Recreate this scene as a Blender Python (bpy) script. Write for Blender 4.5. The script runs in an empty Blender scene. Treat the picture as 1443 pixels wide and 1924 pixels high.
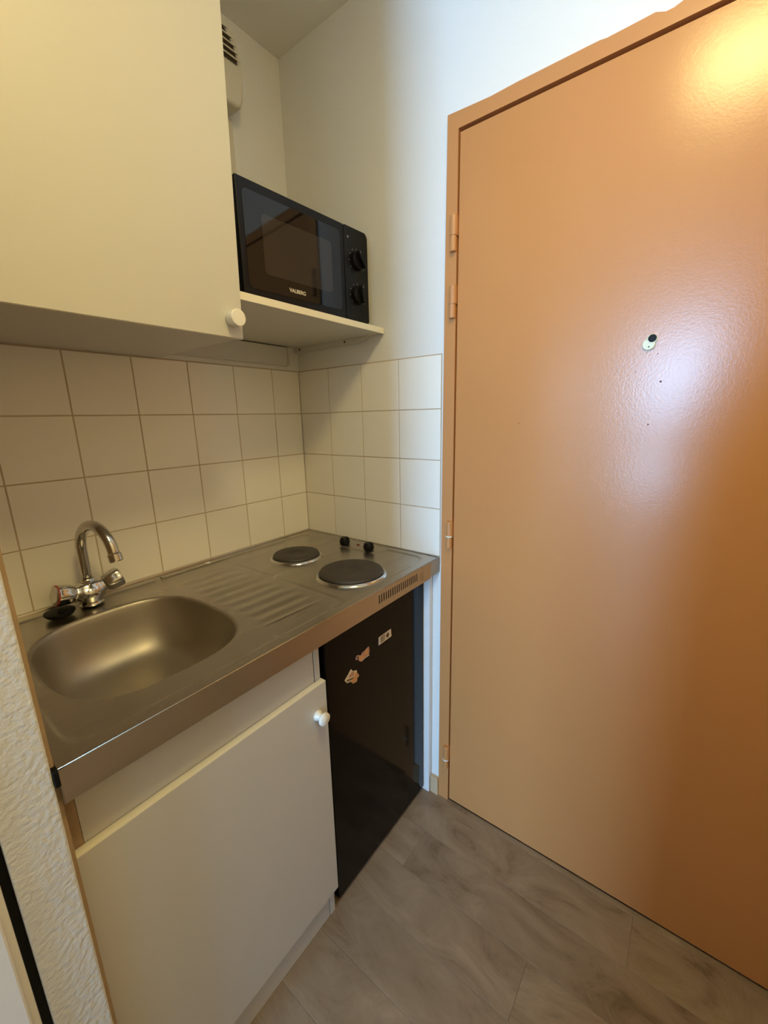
import bpy, bmesh, math, random
from mathutils import Vector, Matrix, noise
random.seed(7)
S = bpy.context.scene
COL = S.collection
PI = math.pi

# ------------------------------------------------------------------ camera
cam_d = bpy.data.cameras.new('camera')
cam_d.sensor_fit = 'HORIZONTAL'
cam_d.sensor_width = 36.0
cam_d.lens = 764.8 / 1443 * 36.0
cam_d.clip_start = 0.02
cam = bpy.data.objects.new('camera', cam_d)
COL.objects.link(cam)
R_ = Vector((0.6043256, -0.79643111, -0.02209182))
U_ = Vector((0.19304695, 0.11946825, 0.97388922))
F_ = Vector((0.7729964, 0.59281095, -0.22594632))
m = Matrix.Identity(4)
for i in range(3):
    m[i][0], m[i][1], m[i][2] = R_[i], U_[i], -F_[i]
m[0][3], m[1][3], m[2][3] = -1.07198, -1.20491, 1.33887
cam.matrix_world = m
S.camera = cam

# ------------------------------------------------------------------ world, daylight, exposure
w = bpy.data.worlds.new('world')
S.world = w
w.use_nodes = True
w.node_tree.nodes['Background'].inputs[0].default_value = (0.55, 0.72, 1.0, 1)
w.node_tree.nodes['Background'].inputs[1].default_value = 0.6
S.view_settings.view_transform = 'Standard'
S.view_settings.look = 'None'
S.view_settings.gamma = 1
S.view_settings.use_curve_mapping = False
S.view_settings.exposure = 0.0

ld = bpy.data.lights.new('window_daylight', 'AREA')
ld.shape = 'RECTANGLE'
ld.size, ld.size_y = 1.0, 2.02
ld.color = (0.34, 0.62, 1.0)
ld.energy = 425
lo = bpy.data.objects.new('window_daylight', ld)
COL.objects.link(lo)
lo.location = (-6.05, -1.08, 1.26)
lo.rotation_euler = (PI / 2, 0, -PI / 2)      # faces +x, into the flat
LAMP_STRENGTH = 51.0
LAMP_COLOR = (1.0, 0.77, 0.30)


# ------------------------------------------------------------------ materials
def mat(name, col, rough=0.5, metal=0.0, spec=0.5, noise_amt=0.0, noise_scale=8.0, col2=None,
        bump=0.0, bump_scale=60.0, bump_dist=0.002, rvar=0.0, stretch=(1, 1, 1), detail=4.0, coat=0.0, objvar=0.0,
        bump_detail=3.0):
    M = bpy.data.materials.new(name)
    M.use_nodes = True
    nt = M.node_tree
    b = nt.nodes['Principled BSDF']
    b.inputs['Base Color'].default_value = (*col, 1)
    b.inputs['Roughness'].default_value = rough
    b.inputs['Metallic'].default_value = metal
    b.inputs['Specular IOR Level'].default_value = spec
    if coat:
        b.inputs['Coat Weight'].default_value = coat
        b.inputs['Coat Roughness'].default_value = 0.08
    tc = nt.nodes.new('ShaderNodeTexCoord')
    mp = nt.nodes.new('ShaderNodeMapping')
    mp.inputs['Scale'].default_value = stretch
    nt.links.new(tc.outputs['Object'], mp.inputs['Vector'])
    last = None
    if noise_amt or rvar:
        n = nt.nodes.new('ShaderNodeTexNoise')
        n.inputs['Scale'].default_value = noise_scale
        n.inputs['Detail'].default_value = detail
        nt.links.new(mp.outputs[0], n.inputs['Vector'])
        if noise_amt:
            r = nt.nodes.new('ShaderNodeValToRGB')
            r.color_ramp.elements[0].position = 0.5 - noise_amt
            r.color_ramp.elements[1].position = 0.5 + noise_amt
            r.color_ramp.elements[0].color = (*col, 1)
            r.color_ramp.elements[1].color = (*(col2 or col), 1)
            nt.links.new(n.outputs['Fac'], r.inputs['Fac'])
            last = r.outputs['Color']
        if rvar:
            q = nt.nodes.new('ShaderNodeMapRange')
            q.inputs['From Min'].default_value = 0.3
            q.inputs['From Max'].default_value = 0.7
            q.inputs['To Min'].default_value = max(0.02, rough - rvar)
            q.inputs['To Max'].default_value = rough + rvar
            nt.links.new(n.outputs['Fac'], q.inputs['Value'])
            nt.links.new(q.outputs[0], b.inputs['Roughness'])
    if objvar:
        oi = nt.nodes.new('ShaderNodeObjectInfo')
        q = nt.nodes.new('ShaderNodeMapRange')
        q.inputs['To Min'].default_value = 1 - objvar
        q.inputs['To Max'].default_value = 1 + objvar
        nt.links.new(oi.outputs['Random'], q.inputs['Value'])
        h = nt.nodes.new('ShaderNodeHueSaturation')
        if last is not None:
            nt.links.new(last, h.inputs['Color'])
        else:
            h.inputs['Color'].default_value = (*col, 1)
        nt.links.new(q.outputs[0], h.inputs['Value'])
        last = h.outputs['Color']
    if last is not None:
        nt.links.new(last, b.inputs['Base Color'])
    if bump:
        n2 = nt.nodes.new('ShaderNodeTexNoise')
        n2.inputs['Scale'].default_value = bump_scale
        n2.inputs['Detail'].default_value = bump_detail
        nt.links.new(mp.outputs[0], n2.inputs['Vector'])
        bp = nt.nodes.new('ShaderNodeBump')
        bp.inputs['Strength'].default_value = bump
        bp.inputs['Distance'].default_value = bump_dist
        nt.links.new(n2.outputs['Fac'], bp.inputs['Height'])
        nt.links.new(bp.outputs['Normal'], b.inputs['Normal'])
    return M


M_wall = mat('painted_plaster', (0.79, 0.78, 0.75), 0.7, noise_amt=0.3, noise_scale=3, col2=(0.76, 0.75, 0.715),
             bump=0.5, bump_scale=110, bump_dist=0.0015)
M_rough = mat('roughcast_plaster', (0.74, 0.73, 0.70), 0.75, noise_amt=0.3, noise_scale=10, col2=(0.68, 0.67, 0.64),
              bump=0.8, bump_scale=120, bump_dist=0.0034, bump_detail=6)
M_room = mat('beige_wallpaper', (0.42, 0.36, 0.28), 0.8)
M_hall = mat('cream_hall_paint', (0.84, 0.76, 0.60), 0.7)
M_ceil = mat('ceiling_paint', (0.86, 0.84, 0.79), 0.8)
M_tile = mat('glazed_tile', (0.88, 0.85, 0.78), 0.22, bump=0.12, bump_scale=14, bump_dist=0.002, objvar=0.02)
M_grout = mat('tile_grout', (0.60, 0.49, 0.36), 0.9, noise_amt=0.2, noise_scale=6, col2=(0.48, 0.37, 0.25))
M_door = mat('salmon_door_paint', (0.55, 0.245, 0.085), 0.225, noise_amt=0.35, noise_scale=1.5, col2=(0.53, 0.235, 0.08),
             bump=0.24, bump_scale=240, bump_dist=0.0006)
M_frame = mat('salmon_frame_paint', (0.54, 0.24, 0.083), 0.32, bump=0.3, bump_scale=180, bump_dist=0.0006)
M_dark = mat('dark_gap', (0.05, 0.018, 0.012), 0.8)
M_black = mat('black_rubber', (0.004, 0.004, 0.004), 0.5, spec=0.2)
M_steel = mat('stainless_steel', (0.49, 0.46, 0.42), 0.30, metal=1.0, noise_amt=0.3, noise_scale=9,
              col2=(0.42, 0.395, 0.36), rvar=0.05, stretch=(0.6, 3.0, 1), detail=8,
              bump=0.12, bump_scale=60, bump_dist=0.0006)
M_fold = mat('warm_tinted_folded_steel', (0.60, 0.50, 0.37), 0.25, metal=1.0)  # base colour tinted warm to stand in for the lamp's glint
M_bowl = mat('brushed_bowl_steel', (0.42, 0.385, 0.33), 0.46, metal=1.0, rvar=0.04, noise_scale=12)
M_apron = mat('brushed_apron_steel', (0.62, 0.56, 0.49), 0.33, metal=1.0, noise_amt=0.3, noise_scale=6,
              col2=(0.54, 0.49, 0.42), stretch=(1, 1, 4))
M_chrome = mat('chrome', (0.58, 0.565, 0.53), 0.15, metal=1.0)
M_iron = mat('cast_iron', (0.055, 0.045, 0.040), 0.55, noise_amt=0.25, noise_scale=30, col2=(0.03, 0.025, 0.022),
             bump=0.3, bump_scale=200, bump_dist=0.0008)
M_white = mat('white_laminate', (0.61, 0.595, 0.575), 0.42)
M_cream = mat('cream_laminate', (0.63, 0.615, 0.55), 0.42)
M_edge = mat('laminate_edge', (0.84, 0.79, 0.63), 0.5)
M_knob = mat('white_plastic', (0.85, 0.83, 0.76), 0.3)
M_gloss = mat('gloss_black', (0.004, 0.0035, 0.0035), 0.11, spec=0.17, bump=0.06, bump_scale=40, bump_dist=0.001)
M_mwcase = mat('black_enamel', (0.006, 0.006, 0.007), 0.34, spec=0.22)
M_mwglass = mat('black_glass', (0.005, 0.005, 0.005), 0.035, spec=0.40)
M_mwwin = mat('meshed_window_glass', (0.024, 0.022, 0.02), 0.06, spec=0.45)
M_print = mat('pale_print', (0.75, 0.66, 0.50), 0.5)
M_grey = mat('grey_print', (0.22, 0.22, 0.23), 0.6)
M_red = mat('red_print', (0.38, 0.05, 0.03), 0.4)
M_redlamp = mat('red_lens', (0.16, 0.02, 0.012), 0.3)
M_tan = mat('tan_filler', (0.44, 0.31, 0.19), 0.85, noise_amt=0.3, noise_scale=30, col2=(0.36, 0.25, 0.14))
M_beige = mat('beige_skirting', (0.56, 0.40, 0.24), 0.6)
M_whitep = mat('white_gloss_paint', (0.84, 0.84, 0.84), 0.4)
M_vent = mat('aged_vent_plastic', (0.66, 0.61, 0.49), 0.5)
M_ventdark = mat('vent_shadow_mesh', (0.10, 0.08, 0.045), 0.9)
M_trunk = mat('grey_trunking', (0.62, 0.60, 0.56), 0.5)
M_orange = mat('orange_print', (0.60, 0.25, 0.08), 0.5, noise_amt=0.2, noise_scale=60, col2=(0.70, 0.36, 0.16))
M_pink = mat('pink_print', (0.60, 0.34, 0.24), 0.5, noise_amt=0.2, noise_scale=70, col2=(0.45, 0.20, 0.12))
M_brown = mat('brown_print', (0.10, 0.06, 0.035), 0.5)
M_card = mat('cream_card', (0.75, 0.62, 0.45), 0.5)
M_brass = mat('pale_brass', (0.72, 0.76, 0.58), 0.35)
M_screw = mat('rusty_screw', (0.08, 0.05, 0.025), 0.6)


def floor_material():
    M = bpy.data.materials.new('greyed_oak_vinyl')
    M.use_nodes = True
    nt = M.node_tree
    b = nt.nodes['Principled BSDF']
    b.inputs['Roughness'].default_value = 0.42
    tc = nt.nodes.new('ShaderNodeTexCoord')
    oi = nt.nodes.new('ShaderNodeObjectInfo')
    add = nt.nodes.new('ShaderNodeVectorMath')
    add.operation = 'ADD'
    mul = nt.nodes.new('ShaderNodeVectorMath')
    mul.operation = 'SCALE'
    mul.inputs['Scale'].default_value = 1.0
    comb = nt.nodes.new('ShaderNodeCombineXYZ')
    mm = nt.nodes.new('ShaderNodeMath')
    mm.operation = 'MULTIPLY'
    mm.inputs[1].default_value = 37.0
    nt.links.new(oi.outputs['Random'], mm.inputs[0])
    for k in range(3):
        nt.links.new(mm.outputs[0], comb.inputs[k])
    nt.links.new(tc.outputs['Object'], add.inputs[0])
    nt.links.new(comb.outputs[0], add.inputs[1])
    mp = nt.nodes.new('ShaderNodeMapping')
    mp.inputs['Scale'].default_value = (1.0, 0.42, 1.0)
    nt.links.new(add.outputs[0], mp.inputs['Vector'])
    n1 = nt.nodes.new('ShaderNodeTexNoise')
    n1.inputs['Scale'].default_value = 9
    n1.inputs['Detail'].default_value = 9
    n1.inputs['Distortion'].default_value = 1.6
    n1.inputs['Roughness'].default_value = 0.68
    nt.links.new(mp.outputs[0], n1.inputs['Vector'])
    r = nt.nodes.new('ShaderNodeValToRGB')
    e = r.color_ramp.elements
    e[0].position, e[0].color = 0.31, (0.155, 0.105, 0.066, 1)
    e[1].position, e[1].color = 0.70, (0.35, 0.265, 0.19, 1)
    k = e.new(0.42)
    k.color = (0.24, 0.175, 0.12, 1)
    k = e.new(0.56)
    k.color = (0.29, 0.22, 0.155, 1)
    nt.links.new(n1.outputs['Fac'], r.inputs['Fac'])
    h = nt.nodes.new('ShaderNodeHueSaturation')
    q = nt.nodes.new('ShaderNodeMapRange')
    q.inputs['To Min'].default_value = 0.93
    q.inputs['To Max'].default_value = 1.07
    nt.links.new(oi.outputs['Random'], q.inputs['Value'])
    nt.links.new(q.outputs[0], h.inputs['Value'])
    nt.links.new(r.outputs['Color'], h.inputs['Color'])
    nt.links.new(h.outputs['Color'], b.inputs['Base Color'])
    bp = nt.nodes.new('ShaderNodeBump')
    bp.inputs['Strength'].default_value = 0.15
    bp.inputs['Distance'].default_value = 0.001
    nt.links.new(n1.outputs['Fac'], bp.inputs['Height'])
    nt.links.new(bp.outputs['Normal'], b.inputs['Normal'])
    return M


M_floor = floor_material()


# ------------------------------------------------------------------ geometry helpers
def root_loc(o):
    """origin of the thing a part belongs to (parts are written in world coordinates)"""
    if o is None:
        return Vector((0, 0, 0))
    if o.get('_local'):
        return Vector((0, 0, 0))
    return o.location + root_loc(o.parent)


def obj(name, verts, faces, M, parent=None, smooth=False, label=None):
    me = bpy.data.meshes.new(name)
    L = root_loc(parent)
    me.from_pydata([tuple(Vector(v) - L) for v in verts], [], faces)
    bm = bmesh.new()
    bm.from_mesh(me)
    bmesh.ops.recalc_face_normals(bm, faces=bm.faces)
    bm.to_mesh(me)
    bm.free()
    me.materials.append(M)
    o = bpy.data.objects.new(name, me)
    COL.objects.link(o)
    if parent is not None:
        o.parent = parent
    if smooth:
        for p in me.polygons:
            p.use_smooth = True
    if label:
        o['label'] = label
    return o


def box(name, x0, x1, y0, y1, z0, z1, M, parent=None, bev=0.0, seg=2, label=None):
    bm = bmesh.new()
    vs = [bm.verts.new((x, y, z)) for x in (x0, x1) for y in (y0, y1) for z in (z0, z1)]
    for f in ((0, 1, 3, 2), (4, 6, 7, 5), (0, 4, 5, 1), (2, 3, 7, 6), (0, 2, 6, 4), (1, 5, 7, 3)):
        bm.faces.new([vs[i] for i in f])
    if bev:
        bmesh.ops.bevel(bm, geom=bm.edges[:], offset=bev, segments=seg, affect='EDGES', profile=0.5)
    return from_bm(name, bm, M, parent, label)


def from_bm(name, bm, M, parent=None, label=None, smooth=False):
    L = root_loc(parent)
    bmesh.ops.recalc_face_normals(bm, faces=bm.faces)
    if L.length:
        bmesh.ops.translate(bm, verts=bm.verts, vec=-L)
    me = bpy.data.meshes.new(name)
    bm.to_mesh(me)
    bm.free()
    me.materials.append(M)
    o = bpy.data.objects.new(name, me)
    COL.objects.link(o)
    if parent is not None:
        o.parent = parent
    if label:
        o['label'] = label
    if smooth:
        me.shade_smooth() if hasattr(me, 'shade_smooth') else None
        o.modifiers.new('weighted_normals', 'WEIGHTED_NORMAL').weight = 100
    return o


def lathe_geo(profile, origin, axis, n=32, flutes=0, famp=0.0):
    """profile = [(radius, height)...] turned about axis through origin"""
    a = Vector(axis).normalized()
    t = Vector((0, 0, 1)) if abs(a.z) < 0.9 else Vector((1, 0, 0))
    u = a.cross(t).normalized()
    v = a.cross(u)
    o = Vector(origin)
    vs, fs = [], []
    for r, h in profile:
        for k in range(n):
            th = 2 * PI * k / n
            rr = r * (1 + (famp * math.cos(flutes * th) if flutes else 0))
            vs.append(o + a * h + (u * math.cos(th) + v * math.sin(th)) * rr)
    for i in range(len(profile) - 1):
        for k in range(n):
            k2 = (k + 1) % n
            fs.append((i * n + k, i * n + k2, (i + 1) * n + k2, (i + 1) * n + k))
    fs.append(tuple(range(n - 1, -1, -1)))
    fs.append(tuple(range((len(profile) - 1) * n, len(profile) * n)))
    return vs, fs


def lathe(name, profile, origin, axis, M, parent=None, n=32, flutes=0, famp=0.0, label=None):
    vs, fs = lathe_geo(profile, origin, axis, n, flutes, famp)
    o = obj(name, vs, fs, M, parent, True, label)
    try:
        o.data.set_sharp_from_angle(angle=math.radians(40))
    except Exception:
        pass
    return o


def tube(name, path, radius, M, parent=None, n=20):
    path = [Vector(p) for p in path]
    vs, fs = [], []
    up = Vector((1, 0.3, 0)).normalized()
    for i, p in enumerate(path):
        t = (path[min(i + 1, len(path) - 1)] - path[max(i - 1, 0)]).normalized()
        a = (up - t * up.dot(t)).normalized()
        b = t.cross(a)
        r = radius[i] if isinstance(radius, (list, tuple)) else radius
        for k in range(n):
            th = 2 * PI * k / n
            vs.append(p + (a * math.cos(th) + b * math.sin(th)) * r)
    for i in range(len(path) - 1):
        for k in range(n):
            k2 = (k + 1) % n
            fs.append((i * n + k, i * n + k2, (i + 1) * n + k2, (i + 1) * n + k))
    fs.append(tuple(range(n - 1, -1, -1)))
    fs.append(tuple(range((len(path) - 1) * n, len(path) * n)))
    return obj(name, vs, fs, M, parent, True)


def prism(name, poly, axis, a0, a1, M, parent=None, label=None, bev=0.0):
    """poly in the plane across axis: axis 'x' -> (y,z), 'y' -> (x,z), 'z' -> (x,y)"""
    def P(p, a):
        return {'x': (a, p[0], p[1]), 'y': (p[0], a, p[1]), 'z': (p[0], p[1], a)}[axis]
    bm = bmesh.new()
    A = [bm.verts.new(P(p, a0)) for p in poly]
    B = [bm.verts.new(P(p, a1)) for p in poly]
    n = len(poly)
    bm.faces.new(A[::-1])
    bm.faces.new(B)
    for i in range(n):
        j = (i + 1) % n
        bm.faces.new((A[i], A[j], B[j], B[i]))
    if bev:
        ed = [e for e in bm.edges if (e.verts[0] in A) == (e.verts[1] in A)]
        bmesh.ops.bevel(bm, geom=ed, offset=bev, segments=2, affect='EDGES', profile=0.5)
    return from_bm(name, bm, M, parent, label, smooth=bool(bev))


def thing(name, label, cat, loc, group=None, rotz=0.0, local=False):
    o = bpy.data.objects.new(name, None)
    o.empty_display_size = 0.05
    COL.objects.link(o)
    o.location = loc
    o.rotation_euler = (0, 0, rotz)
    o['label'] = label
    o['category'] = cat
    if group:
        o['group'] = group
    if local:
        o['_local'] = 1
    return o


def tag(o, label, cat, group=None):
    o['label'] = label
    o['category'] = cat
    if group:
        o['group'] = group
    return o


def struct(o):
    o['kind'] = 'structure'
    return o


def sstep(a, b, x):
    t = max(0.0, min(1.0, (x - a) / (b - a)))
    return t * t * (3 - 2 * t)


H = 2.455      # ceiling height

# ================================================================== SETTING
# --- floor with planks (long side towards the front of the kitchenette)
floor = struct(box('floor', -6.2, 0.12, -2.5, 1.1, -0.06, -0.004, M_floor))
PW = 0.131
plank_mesh = {}


def plank(x0, x1, y0, y1):
    key = (round(x1 - x0, 4), round(y1 - y0, 4))
    g = 0.00015
    if key not in plank_mesh:
        o = box('plank', -key[0] / 2 + g, key[0] / 2 - g, -key[1] / 2 + g, key[1] / 2 - g, -0.0045, 0, M_floor, floor, 0.0004, 1)
        plank_mesh[key] = o.data
    else:
        o = bpy.data.objects.new('plank', plank_mesh[key])
        COL.objects.link(o)
        o.parent = floor
    o.location = ((x0 + x1) / 2, (y0 + y1) / 2, 0)


cols = []
x = -0.019
while x > -1.5:
    cols.append((x - PW, x))
    x -= PW
offs = [-0.30, -0.642, -1.02, -0.47, -0.85, -0.15, -0.60, -1.1, -0.35, -0.7, -0.95, -0.5]
for i, (x0, x1) in enumerate(cols):
    y = offs[i % len(offs)]
    ys = [0.0]
    while y > -1.745:
        if y < -0.05:
            ys.append(y)
        y -= 0.92
    ys.append(-1.745)
    for a, b in zip(ys[:-1], ys[1:]):
        plank(x0, x1, b, a)
for (a, b) in ((0.0, -0.642), (-0.642, -1.745)):
    plank(-0.019, 0.0, b, a)
# the rest of the flat, behind the camera, where no plank can be told apart
box('plank_field', -6.2, cols[-1][0] - 0.0004, -2.5, 1.1, -0.0045, 0, M_floor, floor)

ceiling = struct(box('ceiling', -6.2, 0.12, -2.5, 1.1, H, H + 0.08, M_ceil))

# --- back wall of the niche (tile faces on y = 0) and right wall (tile faces on x = 0)
wall_back = struct(box('wall_back', -1.05, 0.12, 0.003, 0.12, 0, H, M_wall))
DY0, DY1, DTOP = -0.645, -1.56, 2.0275      # door leaf
wr_v, wr_f = [], []


def addbox(vs, fs, x0, x1, y0, y1, z0, z1):
    b = len(vs)
    vs += [(x, y, z) for x in (x0, x1) for y in (y0, y1) for z in (z0, z1)]
    fs += [tuple(b + i for i in f) for f in ((0, 1, 3, 2), (4, 6, 7, 5), (0, 4, 5, 1), (2, 3, 7, 6), (0, 2, 6, 4), (1, 5, 7, 3))]


addbox(wr_v, wr_f, 0.003, 0.12, -0.625, 0.003, 0, H)
addbox(wr_v, wr_f, 0.003, 0.12, -1.59, -0.625, 2.045, H)
addbox(wr_v, wr_f, 0.003, 0.12, -1.75, -1.59, 0, H)
wall_right = struct(obj('wall_right', wr_v, wr_f, M_wall))

# --- tiles
T, A1 = 0.15, 0.1228
ZT = [1.51, 1.36, 1.21, 1.06, 0.902]
box('grout_bed', -0.99, 0.0, 0.0012, 0.004, 0.88, 1.512, M_grout, wall_back)
box('grout_bed', 0.0012, 0.004, -0.601, 0.0, 0.88, 1.512, M_grout, wall_right)
tile_mesh = {}
G = 0.0014


def tile(wx, wz, cx, cz, side):
    key = (round(wx, 3), round(wz, 3), side)
    par = wall_back if side == 'b' else wall_right
    if key not in tile_mesh:
        if side == 'b':
            o = box('tile', -wx / 2 + G, wx / 2 - G, 0, 0.004, -wz / 2 + G, wz / 2 - G, M_tile, par, 0.0009, 2)
        else:
            o = box('tile', 0, 0.004, -wx / 2 + G, wx / 2 - G, -wz / 2 + G, wz / 2 - G, M_tile, par, 0.0009, 2)
        tile_mesh[key] = o.data
    else:
        o = bpy.data.objects.new('tile', tile_mesh[key])
        COL.objects.link(o)
        o.parent = par
    dz = random.uniform(-0.0003, 0.0003)
    o.location = (cx, dz, cz) if side == 'b' else (dz, cx, cz)
    o.rotation_euler = (random.uniform(-.002, .002), random.uniform(-.001, .001), random.uniform(-.002, .002))


edges = [0.0] + [-(A1 + T * k) for k in range(6)] + [-0.99]
for r in range(4):
    z1, z0 = ZT[r], ZT[r + 1]
    for a, b in zip(edges[:-1], edges[1:]):
        tile(a - b, z1 - z0, (a + b) / 2, (z0 + z1) / 2, 'b')
    for k in range(4):
        tile(T, z1 - z0, -(k + 0.5) * T, (z0 + z1) / 2, 'r')

# --- partition closing the niche on the left: roughcast end face towards the room
wall_left = struct(box('wall_left', -1.0495, -0.9915, -0.60, 0.003, 0, H, M_rough, bev=0.0025))
trim_3 = struct(box('trim_3', -0.9914, -0.9862, -0.590, -0.02, 0, 1.50, M_tan))
# --- white door with jamb beyond the partition
trim_2 = struct(box('trim_2', -1.155, -1.0592, -0.598, -0.50, 0, 2.12, M_whitep, bev=0.002))
box('jamb_stop', -1.100, -1.0665, -0.607, -0.598, 0, 2.12, M_whitep, trim_2, 0.003)
box('gap_shade', -1.0592, -1.0496, -0.590, -0.50, 0, 2.12, M_black, trim_2)  # black strip put into the jamb gap to deepen its shade
door_2 = struct(box('door_2', -1.90, -1.1555, -0.592, -0.55, 0.008, 2.04, M_whitep, bev=0.003))
hall_v, hall_f = [], []
addbox(hall_v, hall_f, -2.2, -1.9005, -0.60, -0.48, 0, H)
addbox(hall_v, hall_f, -1.9005, -1.05, -0.60, -0.48, 2.12, H)
addbox(hall_v, hall_f, -2.2, -2.08, -0.48, 1.1, 0, H)
wall_hall = struct(obj('wall_hall', hall_v, hall_f, M_wall))
# --- the rest of the flat behind the camera
struct(box('wall_front', -2.2, 0.12, -1.87, -1.75, 0, H, M_hall))
struct(box('wall_front_room', -6.2, -2.2, -2.5, -2.4, 0, H, M_room))
struct(box('wall_side_room', -6.2, -2.2, 1.0, 1.1, 0, H, M_room))
struct(box('wall_return', -2.2, -2.1, -2.4, -1.87, 0, H, M_room))
wv, wf = [], []
addbox(wv, wf, -6.2, -6.1, -2.4, -1.60, 0, H)
addbox(wv, wf, -6.2, -6.1, -0.56, 1.0, 0, H)
addbox(wv, wf, -6.2, -6.1, -1.60, -0.56, 2.28, H)
addbox(wv, wf, -6.2, -6.1, -1.60, -0.56, 0, 0.24)
struct(obj('wall_far', wv, wf, M_room))
window_1 = struct(box('window_1', -6.16, -6.10, -1.60, -1.58, 0.24, 2.28, M_whitep))
box('window_frame', -6.16, -6.10, -0.58, -0.56, 0.24, 2.28, M_whitep, window_1)
box('window_rail', -6.048, -6.02, -1.62, -0.54, 0.72, 1.20, M_whitep, window_1)
# unseen partition added behind the camera, outline shaped to shade the entrance door
struct(prism('shadow_wall', [(-1.75, 0), (-1.105, 0), (-1.105, 1.22), (-1.16, 1.45), (-1.25, 1.66), (-1.35, 1.95), (-1.75, 1.95)], 'x', -1.85, -1.42, M_hall))

# --- entrance door
door_1 = struct(thing('door_1', 'salmon orange painted entrance door with peephole', 'door', (0, DY0, 0)))
del door_1['category']
box('door_leaf', -0.002, 0.038, DY1, DY0 - 0.0032, 0.006, DTOP - 0.007, M_door, door_1, 0.0012, 2)
box('door_rebate', 0.039, 0.06, DY1 - 0.02, DY0 + 0.015, 0.0, DTOP + 0.02, M_dark, door_1)
for (z0, z1, ring) in ((1.756, 1.841, 0), (1.595, 1.677, 0), (0.946, 1.030, 1), (0.140, 0.228, 2)):
    yb = -0.6375
    zm = z0 + (z1 - z0) * 0.44
    if ring == 2:
        zm = z0 + (z1 - z0) * 0.40
    h = lathe('hinge', [(0.0076, 0), (0.0092, 0.0015), (0.0092, zm - z0)], (-0.0105, yb, z0), (0, 0, 1), M_frame, door_1, 20)
    lathe('hinge_knuckle', [(0.0102, 0), (0.0102, z1 - zm - 0.0035), (0.0082, z1 - zm - 0.0015)], (-0.0105, yb - 0.001, zm + 0.0015), (0, 0, 1), M_frame, h, 20)
    lathe('hinge_washer', [(0.0107, 0), (0.0107, 0.004 if ring else 0.002)], (-0.0105, yb - 0.0005, zm - (0.0015 if ring else 0.0003)), (0, 0, 1),
          [M_frame, M_brass, M_whitep][ring], h, 20)
    box('hinge_leaf', -0.006, -0.0005, yb - 0.010, yb - 0.003, zm, z1 - 0.002, M_frame, h)
ph = lathe('peephole', [(0.0122, 0), (0.0122, 0.003), (0.0105, 0.0048), (0.0, 0.0048)], (-0.002, -1.0985, 1.4765), (-1, 0, 0), M_brass, door_1, 28,
           label='pale brass peephole cover')
lathe('peephole_rim', [(0.0100, 0), (0.0100, 0.004), (0.0088, 0.0052)], (-0.002, -1.1035, 1.4865), (-1, 0, 0), M_brass, ph, 24)
lathe('peephole_lens', [(0.0078, 0), (0.0078, 0.0040), (0.004, 0.0044)], (-0.0035, -1.1042, 1.4878), (-1, 0, 0), M_black, ph, 24)
lathe('peephole_screw', [(0.0014, 0), (0.0014, 0.001)], (-0.0066, -1.0995, 1.4715), (-1, 0, 0), M_black, ph, 12)
for (yy, zz, rr) in ((-1.1278, 1.4001, 0.0022), (-1.1145, 1.3113, 0.0016), (-1.0799, 1.423, 0.0012), (-1.1171, 1.4566, 0.0012), (-0.8302, 1.317, 0.0014)):
    lathe('paint_chip', [(rr, 0), (rr * 0.6, 0.0004)], (-0.0021, yy, zz), (-1, 0, 0), M_redlamp, door_1, 7)

# --- door frame, its outer edge wavy where the wall paint overlaps it
top_out = [(-0.6146, 2.0654), (-0.6987, 2.0611), (-0.7265, 2.0598), (-0.7891, 2.0613), (-0.8746, 2.0607), (-0.9348, 2.0604),
           (-0.9551, 2.0601), (-0.9671, 2.0581), (-0.9979, 2.0585), (-1.0483, 2.0594), (-1.0645, 2.0525), (-1.0764, 2.0523),
           (-1.0954, 2.0573), (-1.25, 2.060), (-1.45, 2.059), (-1.5955, 2.061)]
poly = top_out + [(-1.5955, 0.0), (DY1 - 0.003, 0.0), (DY1 - 0.003, DTOP)] + [(DY0, DTOP), (DY0, 0.0), (-0.6075, 0.0), (-0.6085, 1.0), (-0.6115, 1.7)]
trim_1 = struct(prism('trim_1', poly, 'x', -0.006, 0.05, M_frame))
baseboard_right = struct(box('baseboard_right', -0.012, 0.003, -0.6065, -0.577, 0, 0.068, M_beige, bev=0.001))

# ================================================================== THINGS
# --- worktop with sink, drainer and two hotplates
ZC = 0.908
wt = thing('worktop', 'stainless steel kitchenette worktop with sink bowl, drainer and two black hotplates', 'worktop', (-0.4925, -0.3, 0.853))
WX0, WX1 = -0.985, -0.0015
BX, BY, BW, BH, BN = -0.773, -0.319, 0.166, 0.193, 2.9


def rim(x, y):
    back = 0.040
    right = 0.045 + 0.043 * sstep(-0.215, -0.245, y) * (1 - sstep(-0.395, -0.418, y)) - 0.012 * sstep(-0.40, -0.42, y)
    front = 0.030
    left = 0.020
    r = 0.0
    d = min(-y - back, -x - right, y + 0.6 - front, x - WX0 - left)
    # rounded corners
    cx = min(-x - right, x - WX0 - left)
    cy = min(-y - back, y + 0.6 - front)
    R = 0.045
    if cx < R and cy < R:
        d = R - math.hypot(max(R - cx, 0), max(R - cy, 0))
    return 1 - sstep(-0.003, 0.004, d)


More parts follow.
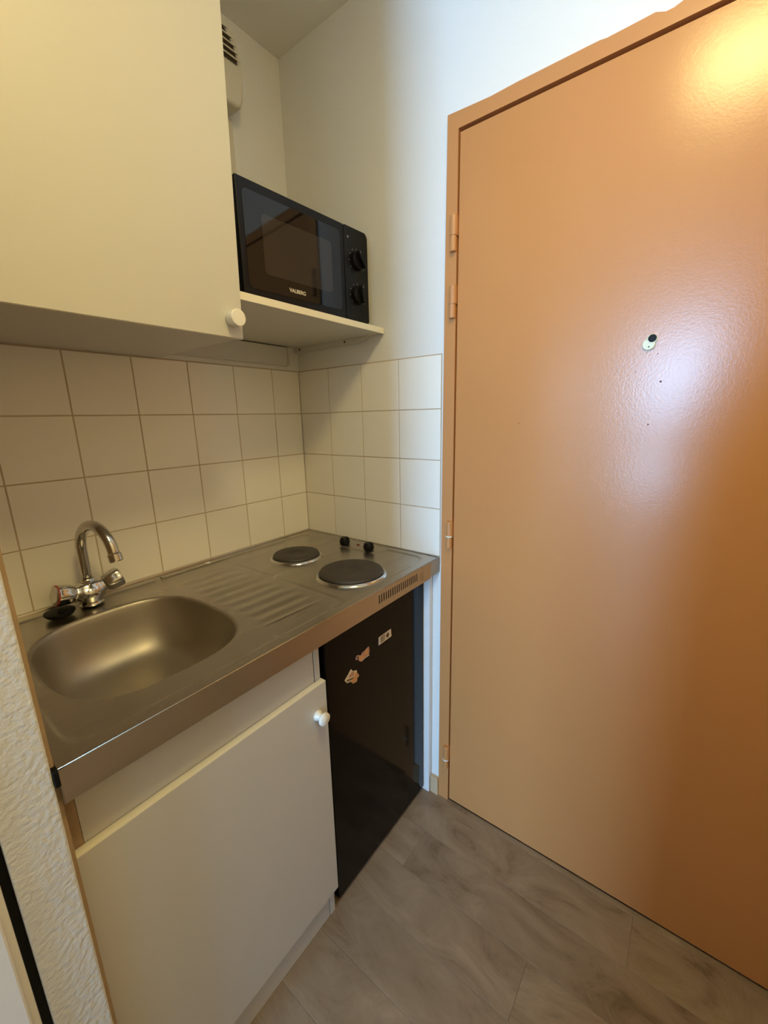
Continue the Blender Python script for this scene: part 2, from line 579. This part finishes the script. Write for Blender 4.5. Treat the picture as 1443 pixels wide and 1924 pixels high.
def hgt(x, y):
    h = -0.0050 * (1 - rim(x, y))
    # drainer flutes
    mk = sstep(-0.592, -0.572, x) * (1 - sstep(-0.452, -0.425, x)) * sstep(-0.50, -0.47, y) * (1 - sstep(-0.085, -0.06, y))
    if mk > 0:
        ph_ = (y + 0.06 + 0.06 * (x + 0.5)) / 0.044
        h += mk * (0.0021 * (0.5 - 0.5 * math.cos(2 * PI * ph_)) - 0.0010)
    # pressed border of the drainer and seam to the hob
    d1 = abs(y + 0.507 + 0.05 * (x + 0.51))
    h += 0.0016 * max(0, 1 - d1 / 0.005) * sstep(-0.60, -0.58, x) * (1 - sstep(-0.45, -0.425, x))
    d2 = abs(x + 0.402)
    h -= 0.0016 * max(0, 1 - d2 / 0.008) * sstep(-0.56, -0.52, y) * (1 - sstep(-0.14, -0.10, y))
    h += 0.0012 * sstep(-0.412, -0.395, x) * (1 - rim(x, y))
    h += 0.0002 * noise.noise(Vector((x * 9, y * 9, 0.3)))
    return h


tv, tf = [], []
SPL = -0.594
# right part: regular grid
nx, ny = 190, 190
for i in range(nx + 1):
    for j in range(ny + 1):
        xx = SPL + (WX1 - SPL) * i / nx
        yy = -0.6 + 0.5995 * j / ny
        tv.append((xx, yy, ZC + hgt(xx, yy)))
for i in range(nx):
    for j in range(ny):
        a = i * (ny + 1) + j
        tf.append((a, a + ny + 1, a + ny + 2, a + 1))
# left part: rings around the bowl
base = len(tv)
corners = [(WX0, -0.6), (SPL, -0.6), (SPL, -0.0005), (WX0, -0.0005)]
angs = sorted([2 * PI * k / 176 for k in range(176)] + [math.atan2(cy - BY, cx - BX) % (2 * PI) for cx, cy in corners])


def sup(th, s):
    c, s_ = math.cos(th), math.sin(th)
    r = (abs(c / BW) ** BN + abs(s_ / BH) ** BN) ** (-1 / BN)
    return BX + c * r * s, BY + s_ * r * s


def to_rect(th):
    c, s_ = math.cos(th), math.sin(th)
    t = 1e9
    if c > 1e-9: t = min(t, (SPL - BX) / c)
    if c < -1e-9: t = min(t, (WX0 - BX) / c)
    if s_ > 1e-9: t = min(t, (-0.0005 - BY) / s_)
    if s_ < -1e-9: t = min(t, (-0.6 - BY) / s_)
    return BX + c * t, BY + s_ * t


NR = 40
for th in angs:
    x0, y0 = sup(th, 1.03)
    x1, y1 = to_rect(th)
    for k in range(NR + 1):
        xx, yy = x0 + (x1 - x0) * k / NR, y0 + (y1 - y0) * k / NR
        tv.append((xx, yy, ZC + hgt(xx, yy)))
n = len(angs)
for i in range(n):
    for k in range(NR):
        a, b = base + i * (NR + 1) + k, base + ((i + 1) % n) * (NR + 1) + k
        tf.append((a, a + 1, b + 1, b))
sheet = obj('top_sheet', tv, tf, M_steel, wt, True)
# bowl
prof = [(1.031, 0.0), (1.012, -0.0006), (0.998, -0.003), (0.988, -0.008), (0.976, -0.018), (0.958, -0.036), (0.93, -0.060), (0.885, -0.086),
        (0.82, -0.108), (0.73, -0.124), (0.60, -0.133), (0.42, -0.138), (0.22, -0.141), (0.10, -0.142), (0.03, -0.1425)]
bv, bf = [], []
for s_, dz in prof:
    for k in range(128):
        th = 2 * PI * k / 128
        xx, yy = sup(th, s_)
        bv.append((xx, yy, ZC + dz + hgt(*sup(th, 1.03))))
for i in range(len(prof) - 1):
    for k in range(128):
        k2 = (k + 1) % 128
        bf.append((i * 128 + k, i * 128 + k2, (i + 1) * 128 + k2, (i + 1) * 128 + k))
bf.append(tuple(range((len(prof) - 1) * 128, len(prof) * 128)))
bowl = obj('sink_bowl', bv, bf, M_bowl, wt, True)
dr = lathe('drain', [(0.042, 0), (0.040, 0.003), (0.034, 0.0035), (0.030, 0.001)], (-0.80, -0.44, 0.7725), (0, 0, 1), M_chrome, bowl)
# folded front with the air slots
xb = [WX0]
for k in range(19):
    c = -0.311 + (0.178) * k / 18
    xb += [c - 0.0021, c + 0.0021]
xb += [-0.0535]
zb = [0.853, 0.8705, 0.8935, ZC - 0.002]
av, af = [], []
for i in range(len(xb) - 1):
    for j in range(3):
        if j == 1 and i % 2 == 1:
            continue
        addbox(av, af, xb[i], xb[i + 1], -0.6, -0.5988, zb[j], zb[j + 1])
apron = obj('front_apron', av, af, M_apron, wt)
box('slot_shade_backing', -0.33, -0.115, -0.5975, -0.595, 0.862, 0.900, M_black, apron)  # black sheet added behind the slots so their shade stays dark
# bright bent edge along the front
tube('folded_edge', [(WX0, -0.5985, ZC - 0.0016), (WX1, -0.5985, ZC - 0.0016)], 0.0018, M_fold, wt, 12)
# etched rating text block on the apron
ev, ef = [], []
for r_ in range(6):
    zz = 0.8865 - r_ * 0.0046
    xx = -0.118
    while xx < -0.096:
        l = random.uniform(0.002, 0.006)
        addbox(ev, ef, xx, min(xx + l, -0.0945), -0.60025, -0.5999, zz, zz + 0.0016)
        xx += l + 0.001
addbox(ev, ef, -0.1035, -0.1028, -0.60025, -0.5999, 0.893, 0.9045)
obj('rating_print', ev, ef, mat('etched_print', (0.22, 0.15, 0.09), 0.6), apron)
box('end_cap', -0.0530, WX1, -0.600, -0.597, 0.857, ZC - 0.0025, mat('grey_end_cap', (0.36, 0.37, 0.40), 0.45), wt, 0.001)
box('edge_block', -0.9912, -0.9853, -0.6035, -0.575, 0.884, 0.9075, M_black, wt, 0.001, label='black rubber block at the end of the steel edge')
box('return_edge', -0.9862, -0.9846, -0.6002, -0.55, 0.853, ZC - 0.003, M_steel, wt)
lathe('silicone_dab', [(0.0085, 0), (0.0075, 0.0015), (0.004, 0.0025), (0.001, 0.0028)], (-0.450, -0.0285, ZC - 0.0005), (0, 0, 1), M_knob, wt, 16,
      label='white dab of sealant')
box('wall_bead', WX0, WX1, -0.011, -0.0005, ZC - 0.002, ZC + 0.0045, M_apron, wt, 0.002)
box('wall_bead', -0.008, -0.0015, -0.598, -0.008, ZC - 0.002, ZC + 0.002, M_steel, wt, 0.001)
# hotplates
for (cx, cy, r) in ((-0.246, -0.208, 0.075), (-0.259, -0.458, 0.093)):
    z = ZC - 0.0042
    hp = lathe('hotplate', [(r - 0.002, 0.002), (r - 0.001, 0.0085), (r - 0.004, 0.0125), (r - 0.012, 0.0135), (r * 0.42, 0.0128), (r * 0.36, 0.0118),
                            (r * 0.30, 0.0095), (r * 0.12, 0.0092), (0.002, 0.0092)], (cx, cy, z), (0, 0, 1), M_iron, wt, 64)
    lathe('trim_ring', [(r + 0.0005, 0.001), (r + 0.0005, 0.0055), (r + 0.003, 0.0065), (r + 0.006, 0.005), (r + 0.009, 0.0015), (r + 0.010, 0)],
          (cx, cy, z), (0, 0, 1), M_chrome, hp, 64)
# hob knobs and pilot lamp
for (cx, cy) in ((-0.068, -0.258), (-0.072, -0.370)):
    k = lathe('control_knob', [(0.0130, 0.0), (0.0165, 0.003), (0.0180, 0.009), (0.0168, 0.016), (0.0145, 0.0225), (0.0125, 0.0245), (0.001, 0.0250)],
              (cx, cy, ZC), (0, 0, 1), M_black, wt, 36, 12, 0.03)
    box('pointer', cx - 0.002, cx + 0.002, cy - 0.0185, cy - 0.002, ZC + 0.022, ZC + 0.0262, M_black, k, 0.0008)
lathe('pilot_lamp', [(0.0055, 0), (0.0055, 0.002), (0.003, 0.0035), (0.0005, 0.004)], (-0.052, -0.306, ZC), (0, 0, 1), M_redlamp, wt, 20)

# --- mixer tap
TX, TY = -0.773, -0.058
tp = thing('mixer_tap', 'chrome mixer tap with swan neck spout and two round handles behind the sink', 'tap', (TX, TY, ZC))
lathe('tap_base', [(0.0255, 0.0), (0.0265, 0.003), (0.0245, 0.006), (0.0245, 0.011), (0.0290, 0.020), (0.0305, 0.030), (0.0280, 0.040), (0.0200, 0.048),
                   (0.0150, 0.051), (0.0135, 0.055)], (TX, TY, ZC), (0, 0, 1), M_chrome, tp, 40)
sp = lathe('spout_collar', [(0.0125, 0), (0.0155, 0.002), (0.0155, 0.009), (0.0140, 0.012), (0.0128, 0.013)], (TX, TY, ZC + 0.053), (0, 0, 1), M_chrome, tp, 8)
ca, sa, RS = math.sin(0.17), -math.cos(0.17), 0.068
zt = 1.045
path = [(TX, TY, ZC + 0.060), (TX, TY, 0.985), (TX, TY, 1.01), (TX, TY, zt)]
for k in range(1, 19):
    t = PI * k / 18 * 0.94
    d = RS * (1 - math.cos(t))
    path.append((TX + ca * d, TY + sa * d, zt + RS * math.sin(t)))
pe = Vector(path[-1])
dn = (Vector(path[-1]) - Vector(path[-2])).normalized()
path.append(tuple(pe + dn * 0.008))
spout = tube('spout', path, [0.0105] * 2 + [0.0114] * 2 + [0.0118] * (len(path) - 4), M_chrome, tp)
lathe('aerator', [(0.0120, -0.002), (0.0145, 0.0005), (0.0145, 0.016), (0.0120, 0.018), (0.0105, 0.016), (0.001, 0.015)], pe + dn * 0.004, dn, M_chrome, spout, 12)
for s_, ring in ((-1, True), (1, False)):
    ax = Vector((s_ * 0.93, -0.12, 0.22 if s_ < 0 else 0.30)).normalized()
    org = Vector((TX, TY, ZC + 0.030))
    neck = lathe('tap_handle', [(0.0265, 0.010), (0.0225, 0.024), (0.0165, 0.030), (0.0160, 0.034), (0.0190, 0.037), (0.0215, 0.041), (0.0232, 0.051), (0.0245, 0.066),
                                (0.0235, 0.071), (0.0225, 0.0715)], org, ax, M_chrome, tp, 48, 6, 0.045)
    if ring:
        lathe('hot_ring', [(0.0240, 0.0695), (0.0247, 0.0705), (0.0240, 0.0722), (0.0215, 0.0726)], org, ax, M_red, neck, 40, label='red ring marking the hot tap')
    lathe('handle_cap', [(0.0222, 0.0705), (0.0222, 0.0730), (0.0180, 0.0750), (0.001, 0.0756)], org, ax, M_chrome, neck, 40)

# --- sink plug
pv = thing('sink_plug', 'black rubber sink plug lying under the red-ringed tap handle', 'plug', (-0.842, -0.076, ZC))
lathe('stopper', [(0.022, 0.0), (0.0255, 0.002), (0.0285, 0.006), (0.0300, 0.008), (0.0300, 0.0115), (0.0265, 0.0130), (0.010, 0.0134), (0.001, 0.0134)],
      (-0.842, -0.076, ZC), (0, 0, 1), M_black, pv, 32)
lathe('grip', [(0.006, 0), (0.0055, 0.0020), (0.0075, 0.0045), (0.006, 0.006), (0.001, 0.0062)], (-0.842, -0.092, ZC + 0.0130), (0, -0.1, 1), M_black, pv, 20)

# --- base cabinet under the sink
bc = thing('base_cabinet', 'white base cabinet under the sink with a round knob', 'cabinet', (-0.736, -0.28, 0))
box('side_panel', -0.985, -0.969, -0.5525, -0.02, 0, 0.850, M_tan, bc, label='raw chipboard side panel edge')
box('side_panel', -0.5035, -0.4875, -0.5525, -0.02, 0, 0.850, M_white, bc)
box('back_panel', -0.969, -0.5035, -0.024, -0.02, 0, 0.74, M_white, bc)
box('bottom_panel', -0.969, -0.5035, -0.55, -0.024, 0.095, 0.111, M_white, bc)
box('fascia', -0.9685, -0.5065, -0.5525, -0.538, 0.728, 0.852, M_white, bc, 0.0006)
box('toe_kick', -0.9685, -0.5065, -0.5515, -0.538, 0, 0.097, M_white, bc, 0.0006)
bd = box('cabinet_door', -0.9845, -0.4865, -0.5700, -0.5535, 0.095, 0.7345, M_white, bc, 0.0010)
box('edge_band', -0.9845, -0.4865, -0.5698, -0.5537, 0.7343, 0.7350, M_edge, bd)
lathe('knob', [(0.0125, 0), (0.0125, 0.004), (0.0085, 0.009), (0.0080, 0.013), (0.0125, 0.017), (0.0155, 0.021), (0.0150, 0.026), (0.0110, 0.029), (0.001, 0.030)],
      (-0.5185, -0.5698, 0.6605), (0, -1, 0), M_knob, bd, 32, label='small white mushroom knob')

# --- fridge
fr = thing('mini_fridge', 'glossy black under-counter fridge beside the white base cabinet', 'fridge', (-0.245, -0.3, 0))
box('fridge_body', -0.466, -0.026, -0.495, -0.06, 0.012, 0.835, M_mwcase, fr, 0.004)
box('fridge_door', -0.4695, -0.0215, -0.5535, -0.499, 0.016, 0.842, M_gloss, fr, 0.0025, 2)
box('door_gasket', -0.460, -0.032, -0.4995, -0.4945, 0.03, 0.83, M_black, fr)
for (fx, fy) in ((-0.44, -0.47), (-0.05, -0.47), (-0.44, -0.09), (-0.05, -0.09)):
    lathe('foot', [(0.018, 0), (0.018, 0.006), (0.010, 0.009), (0.010, 0.014)], (fx, fy, 0), (0, 0, 1), M_black, fr, 16)

# --- fridge magnets (front of the fridge on y = -0.5535)
YF = -0.5537
g = 'magnets on the fridge door'
t = thing('fridge_magnet', 'cream rectangular magnet with two dark brown marks, highest on the fridge', 'magnet', (-0.232, YF, 0.722), g)
prism('card', [(-0.2604, 0.7346), (-0.2034, 0.7352), (-0.2019, 0.711), (-0.2623, 0.7106)], 'y', YF, YF - 0.0012, M_card, t)
gy0, gy1 = YF - 0.0011, YF - 0.0016
for (a, b, c, d) in ((-0.2535, -0.2515, 0.7145, 0.7325), (-0.2365, -0.2345, 0.7145, 0.7325), (-0.2535, -0.2345, 0.7305, 0.7325), (-0.2535, -0.2345, 0.7145, 0.7163),
                     (-0.2500, -0.2480, 0.7180, 0.7290), (-0.2480, -0.2400, 0.7225, 0.7243), (-0.2420, -0.2400, 0.7180, 0.7290), (-0.2470, -0.2430, 0.7262, 0.7280),
                     (-0.2470, -0.2430, 0.7180, 0.7198)):
    box('mark_stroke', a, b, gy1, gy0, c, d, M_brown, t)
prism('round_mark', [(-0.2205 + 0.0085 * math.cos(q * PI / 8) * (1 - 0.25 * (q % 2)), 0.7230 + 0.0085 * math.sin(q * PI / 8) * (1 - 0.25 * (q % 2))) for q in range(16)],
      'y', gy0, gy1, M_brown, t)
t = thing('fridge_magnet', 'small winged magnet in brown and pink between two other magnets', 'magnet', (-0.333, YF, 0.715), g)
prism('card', [(-0.307, 0.7293), (-0.3046, 0.7193), (-0.3073, 0.703), (-0.3244, 0.7038), (-0.3403, 0.7015), (-0.3474, 0.7059), (-0.3497, 0.7131),
               (-0.3603, 0.7161), (-0.3609, 0.7217), (-0.3543, 0.7268), (-0.3385, 0.7185), (-0.3345, 0.7238), (-0.3233, 0.7247)], 'y', YF, YF - 0.0018, M_pink, t)
prism('wing', [(-0.3132, 0.7253), (-0.3089, 0.7164), (-0.3111, 0.7094), (-0.327, 0.7123), (-0.3209, 0.7225)], 'y', YF - 0.0017, YF - 0.0023, M_orange, t)
prism('wing', [(-0.3479, 0.7178), (-0.3323, 0.7177), (-0.329, 0.7106), (-0.3422, 0.7055), (-0.3474, 0.7097)], 'y', YF - 0.0017, YF - 0.0023, M_orange, t)
prism('wing', [(-0.358, 0.7235), (-0.352, 0.7235), (-0.350, 0.7165), (-0.357, 0.7175)], 'y', YF - 0.0017, YF - 0.0021, M_brown, t)
prism('light_edge', [(-0.3073, 0.703), (-0.3244, 0.7038), (-0.3403, 0.7015), (-0.3398, 0.7028), (-0.3244, 0.7052), (-0.3073, 0.7044)], 'y', YF - 0.0017, YF - 0.0024, M_card, t)
t = thing('fridge_magnet', 'irregular cream and orange magnet, lowest on the fridge', 'magnet', (-0.379, YF, 0.676), g)
prism('card', [(-0.3806, 0.6996), (-0.3742, 0.6902), (-0.3603, 0.6857), (-0.359, 0.677), (-0.3522, 0.6678), (-0.3534, 0.6631), (-0.3589, 0.6622), (-0.3612, 0.6528),
               (-0.3763, 0.6549), (-0.3852, 0.6662), (-0.3988, 0.6695), (-0.4065, 0.6806), (-0.3951, 0.6882)], 'y', YF, YF - 0.0018, M_card, t)
prism('orange_part', [(-0.3863, 0.6672), (-0.3712, 0.671), (-0.3651, 0.6835), (-0.3601, 0.678), (-0.3543, 0.6688), (-0.3550, 0.6641), (-0.3605, 0.6635), (-0.3628, 0.6545),
                      (-0.3764, 0.6565)], 'y', YF - 0.0017, YF - 0.0023, M_orange, t)
prism('shaded_patch', [(-0.4002, 0.6786), (-0.3781, 0.6736), (-0.3711, 0.6723), (-0.3766, 0.6695), (-0.3971, 0.6729)], 'y', YF - 0.0017, YF - 0.0023, M_brown, t)  # shadowed part of the magnet, its shade painted in brown
prism('pink_part', [(-0.393, 0.6855), (-0.3785, 0.6925), (-0.3700, 0.6860), (-0.3720, 0.6770), (-0.3900, 0.6795)], 'y', YF - 0.0017, YF - 0.0022, M_pink, t)

# --- white board between fridge and wall
tag(box('filler_board', -0.018, -0.0005, -0.574, -0.30, 0, 0.853, M_whitep, bev=0.001), 'narrow white filler board standing upright between fridge and wall', 'board')

# --- wall cabinet (its front leans out a little towards the top)
LEAN = 0.044
ZB, ZU = 1.509, 2.24
uc = thing('wall_cabinet', 'cream wall cabinet above the sink with one door and round knob', 'cabinet', (-0.75, -0.2, ZB))


def lean_box(name, x0, x1, yf0, yf1, z0, z1, M, par, back=None, bev=0.0):
    """front at yf0 (bottom); back either parallel (yf1) or fixed"""
    bm = bmesh.new()
    vs = []
    for x in (x0, x1):
        for k in (0, 1):
            for z in (z0, z1):
                dy = -(z - ZB) * LEAN
                y = (yf0 + dy) if k == 0 else (back if back is not None else yf1 + dy)
                vs.append(bm.verts.new((x, y, z)))
    for f in ((0, 1, 3, 2), (4, 6, 7, 5), (0, 4, 5, 1), (2, 3, 7, 6), (0, 2, 6, 4), (1, 5, 7, 3)):
        bm.faces.new([vs[i] for i in f])
    if bev:
        bmesh.ops.bevel(bm, geom=bm.edges[:], offset=bev, segments=2, affect='EDGES')
    return from_bm(name, bm, M, par)


lean_box('side_panel', -0.986, -0.970, -0.3835, None, ZB + 0.003, ZU, M_white, uc, -0.001)
lean_box('side_panel', -0.5230, -0.5070, -0.3835, None, ZB + 0.003, ZU, M_white, uc, -0.001)
lean_box('bottom_panel', -0.970, -0.5230, -0.3830, None, ZB + 0.003, ZB + 0.019, M_white, uc, -0.001)
lean_box('top_panel', -0.970, -0.5230, -0.3830, None, ZU - 0.016, ZU, M_white, uc, -0.001)
lean_box('back_panel', -0.970, -0.5230, -0.006, None, ZB + 0.019, ZU - 0.016, M_white, uc, -0.001) if False else box('back_panel', -0.970, -0.523, -0.006, -0.001, ZB + 0.019, ZU - 0.016, M_white, uc)
ud = lean_box('cabinet_door', -0.9855, -0.5058, -0.4005, -0.3845, ZB, ZU, M_cream, uc, None, 0.0012)
lathe('knob', [(0.0145, 0), (0.0160, 0.002), (0.0165, 0.020), (0.0168, 0.0245), (0.0155, 0.026), (0.001, 0.0262)], (-0.5310, -0.4020, 1.5455), (0, -1, -0.02), M_knob, ud, 36,
      label='round cream cylinder knob')

# --- shelf carrying the microwave
sh = thing('wall_shelf', 'cream shelf board under the microwave, fixed in the corner', 'shelf', (-0.25, -0.2, 1.589))
box('shelf_board', -0.5055, -0.0015, -0.3975, -0.001, 1.5895, 1.6055, M_cream, sh, 0.0008)
box('edge_band', -0.5055, -0.0015, -0.3988, -0.3975, 1.5895, 1.6055, M_edge, sh, 0.0003)
prism('batten', [(-0.001, 1.5735), (-0.001, 1.5893), (-0.345, 1.5893), (-0.338, 1.5855), (-0.30, 1.5745)], 'x', -0.014, -0.001, M_cream, sh)
for yy in (-0.028, -0.247):
    lathe('screw', [(0.0038, 0), (0.0034, 0.0012), (0.001, 0.0016)], (-0.014, yy, 1.5825), (-1, 0, 0), M_screw, sh, 14)

# --- trunking along the wall under the shelf
tr = thing('cable_trunking', 'shallow grey trunking along the wall under the shelf', 'trunking', (-0.29, 0, 1.522))
box('trunking_body', -0.5045, -0.0620, -0.018, 0.0005, 1.526, 1.586, M_trunk, tr, 0.002)
box('trunking_lip', -0.5045, -0.0620, -0.0195, -0.0175, 1.5245, 1.530, M_white, tr, 0.0006)
box('trunking_end', -0.0615, -0.0525, -0.0195, 0.0005, 1.5255, 1.5865, M_white, tr, 0.001)

# --- air extract vent high on the back wall
vt = thing('air_vent', 'round-topped plastic air vent with slats, high on the wall', 'vent', (-0.290, 0, 2.199))
VX, VZ, VR, VD = -0.290, 2.306, 0.098, 0.062
outl = [(VX + VR * math.cos(a), VZ + VR * math.sin(a)) for a in [PI * k / 24 for k in range(25)]]
zb_ = 2.199
outl += [(VX - VR, zb_ + 0.022), (VX - VR + 0.007, zb_ + 0.007), (VX - VR + 0.022, zb_), (VX + VR - 0.022, zb_), (VX + VR - 0.007, zb_ + 0.007), (VX + VR, zb_ + 0.022)]
prism('vent_housing', outl, 'y', 0.002, -VD, M_vent, vt, bev=0.010)
inner = [(VX + (VR - 0.014) * math.cos(a), VZ - 0.008 + (VR - 0.014) * math.sin(a)) for a in [PI * k / 24 for k in range(25)]]
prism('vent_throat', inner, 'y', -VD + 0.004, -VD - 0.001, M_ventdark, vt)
for k in range(6):
    zz = VZ - 0.002 + k * 0.0145
    hw = math.sqrt(max(0.0004, (VR - 0.013) ** 2 - (zz - VZ + 0.008) ** 2))
    sv = [(VX - hw, -VD + 0.002, zz + 0.006), (VX + hw, -VD + 0.002, zz + 0.006), (VX + hw, -VD - 0.012, zz - 0.002), (VX - hw, -VD - 0.012, zz - 0.002)]
    sv += [(a, b, c + 0.003) for a, b, c in sv]
    obj('slat', sv, [(0, 1, 2, 3), (4, 7, 6, 5), (0, 4, 5, 1), (1, 5, 6, 2), (2, 6, 7, 3), (3, 7, 4, 0)], M_vent, vt)
tag(box('wall_conduit', -0.218, -0.198, -0.006, 0.0035, 1.61, 2.1985, M_vent, bev=0.001), 'thin flat conduit running down the wall from the vent', 'conduit')

# --- microwave, turned a little
MW, MH, MD = 0.425, 0.249, 0.29
ang = math.atan2(-0.022, 0.42)
mw = thing('microwave', 'black microwave oven with two dials on the shelf', 'microwave', (-0.4455, -0.336, 1.6055), rotz=ang, local=True)
mw['_local'] = 1
# local frame: x 0..MW along the front, y 0 front .. MD back, z 0 bottom
B0 = 0.011
cs = box('casing', 0.002, MW - 0.002, 0.018, MD, B0, MH + 0.007, M_mwcase, mw, 0.004)
for (fx, fy) in ((0.03, 0.045), (MW - 0.03, 0.045), (0.03, MD - 0.03), (MW - 0.03, MD - 0.03)):
    lathe('foot', [(0.012, 0), (0.013, 0.002), (0.011, 0.0125)], (fx, fy, 0), (0, 0, 1), M_black, mw, 16)


def rrect(x0, x1, z0, z1, r, n=6, rl=None):
    rl = r if rl is None else rl
    out = []
    for cx, cz, a0, rr in ((x1 - r, z1 - r, 0, r), (x0 + rl, z1 - rl, PI / 2, rl), (x0 + rl, z0 + rl, PI, rl), (x1 - r, z0 + r, 1.5 * PI, r)):
        for k in range(n + 1):
            a = a0 + PI / 2 * k / n
            out.append((cx + rr * math.cos(a), cz + rr * math.sin(a)))
    return out


DX = 0.328
dpoly = rrect(0, DX, B0 - 0.002, MH + 0.009, 0.003, 4)
md = prism('oven_door', dpoly, 'y', 0.016, 0.0, M_mwcase, mw, bev=0.0025)
prism('door_glass', rrect(0.014, DX - 0.016, 0.034, MH - 0.012, 0.012), 'y', 0.004, -0.0010, M_mwglass, md)
prism('door_window', rrect(0.060, DX - 0.050, 0.072, MH - 0.050, 0.010), 'y', 0.002, -0.0014, M_mwwin, md)
cp = prism('control_panel', rrect(DX + 0.0015, MW, B0 - 0.002, MH + 0.009, 0.011, 6, 0.003), 'y', 0.016, 0.0, M_mwcase, mw, bev=0.0025)
for zz, rot in ((0.176, 0.6), (0.085, 0.15)):
    cxk = DX + 0.050
    kn = lathe('dial', [(0.0240, 0), (0.0250, 0.003), (0.0230, 0.012), (0.0210, 0.014), (0.001, 0.0142)], (cxk, 0.0, zz), (0, -1, 0), M_black, mw, 36)
    c_, s_ = math.cos(rot), math.sin(rot)
    pg = [(-0.0045, -0.0225), (0.0045, -0.0225), (0.0055, 0.0), (0.0045, 0.0225), (-0.0045, 0.0225), (-0.0055, 0.0)]
    prism('dial_grip', [(cxk + a * c_ - b * s_, zz + a * s_ + b * c_) for a, b in pg], 'y', -0.013, -0.026, M_black, kn, bev=0.002)
    box('dial_mark', cxk + 0.018 * -s_ - 0.0008, cxk + 0.018 * -s_ + 0.0008, -0.0264, -0.0258, zz + 0.018 * c_ - 0.003, zz + 0.018 * c_ + 0.003, M_grey, kn)
    # printed scale around each dial
    for q in range(9):
        a = PI * (-0.2 + 1.4 * q / 8)
        xx, zz2 = cxk + 0.031 * math.cos(a), zz + 0.031 * math.sin(a)
        box('scale_print', xx - 0.0016, xx + 0.0016, -0.0003, 0.0002, zz2 - 0.0011, zz2 + 0.0011, M_grey, cp)
box('scale_print', DX + 0.014, DX + 0.020, -0.0003, 0.0002, 0.228, 0.2335, M_grey, cp)
box('panel_groove', DX + 0.014, MW - 0.012, -0.0004, 0.0002, 0.0425, 0.0435, M_black, cp)


def text_part(name, body, size, loc, rot, M, parent):
    cu = bpy.data.curves.new(name, 'FONT')
    cu.body = body
    cu.size = size
    cu.extrude = 0.0002
    cu.offset = size * 0.015
    tmp = bpy.data.objects.new('tmp_text', cu)
    COL.objects.link(tmp)
    bpy.context.view_layer.update()
    dg = bpy.context.evaluated_depsgraph_get()
    me = bpy.data.meshes.new_from_object(tmp.evaluated_get(dg))
    bpy.data.objects.remove(tmp)
    bpy.data.curves.remove(cu)
    me.transform(Matrix.Translation(loc) @ rot.to_matrix().to_4x4())
    me.name = name
    me.materials.clear()
    me.materials.append(M)
    o = bpy.data.objects.new(name, me)
    COL.objects.link(o)
    o.parent = parent
    return o


from mathutils import Euler
text_part('brand_lettering', 'VALBERG', 0.0125, Vector((0.128, -0.0013, 0.047)), Euler((PI / 2, 0, 0)), M_print, md)

# --- ceiling lamp (just out of the picture, above the entrance)
cl = thing('ceiling_lamp', 'round glass ceiling lamp above the entrance', 'lamp', (-0.83, -1.19, H))
lathe('lamp_base', [(0.13, 0), (0.146, 0.01), (0.150, 0.056), (0.1465, 0.059), (0.1420, 0.056)], (-0.83, -1.19, H), (0, 0, -1), M_knob, cl, 40)
M_lamp = bpy.data.materials.new('lit_opal_glass')
M_lamp.use_nodes = True
e = M_lamp.node_tree.nodes['Principled BSDF']
e.inputs['Base Color'].default_value = (0.9, 0.85, 0.75, 1)
e.inputs['Emission Color'].default_value = (*LAMP_COLOR, 1)
e.inputs['Emission Strength'].default_value = LAMP_STRENGTH
lathe('lamp_shade', [(0.1415, 0.046), (0.1400, 0.066), (0.120, 0.083), (0.085, 0.091), (0.045, 0.095), (0.002, 0.096)], (-0.83, -1.19, H), (0, 0, -1), M_lamp, cl, 32)

for o in bpy.data.objects:
    if '_local' in o:
        del o['_local']
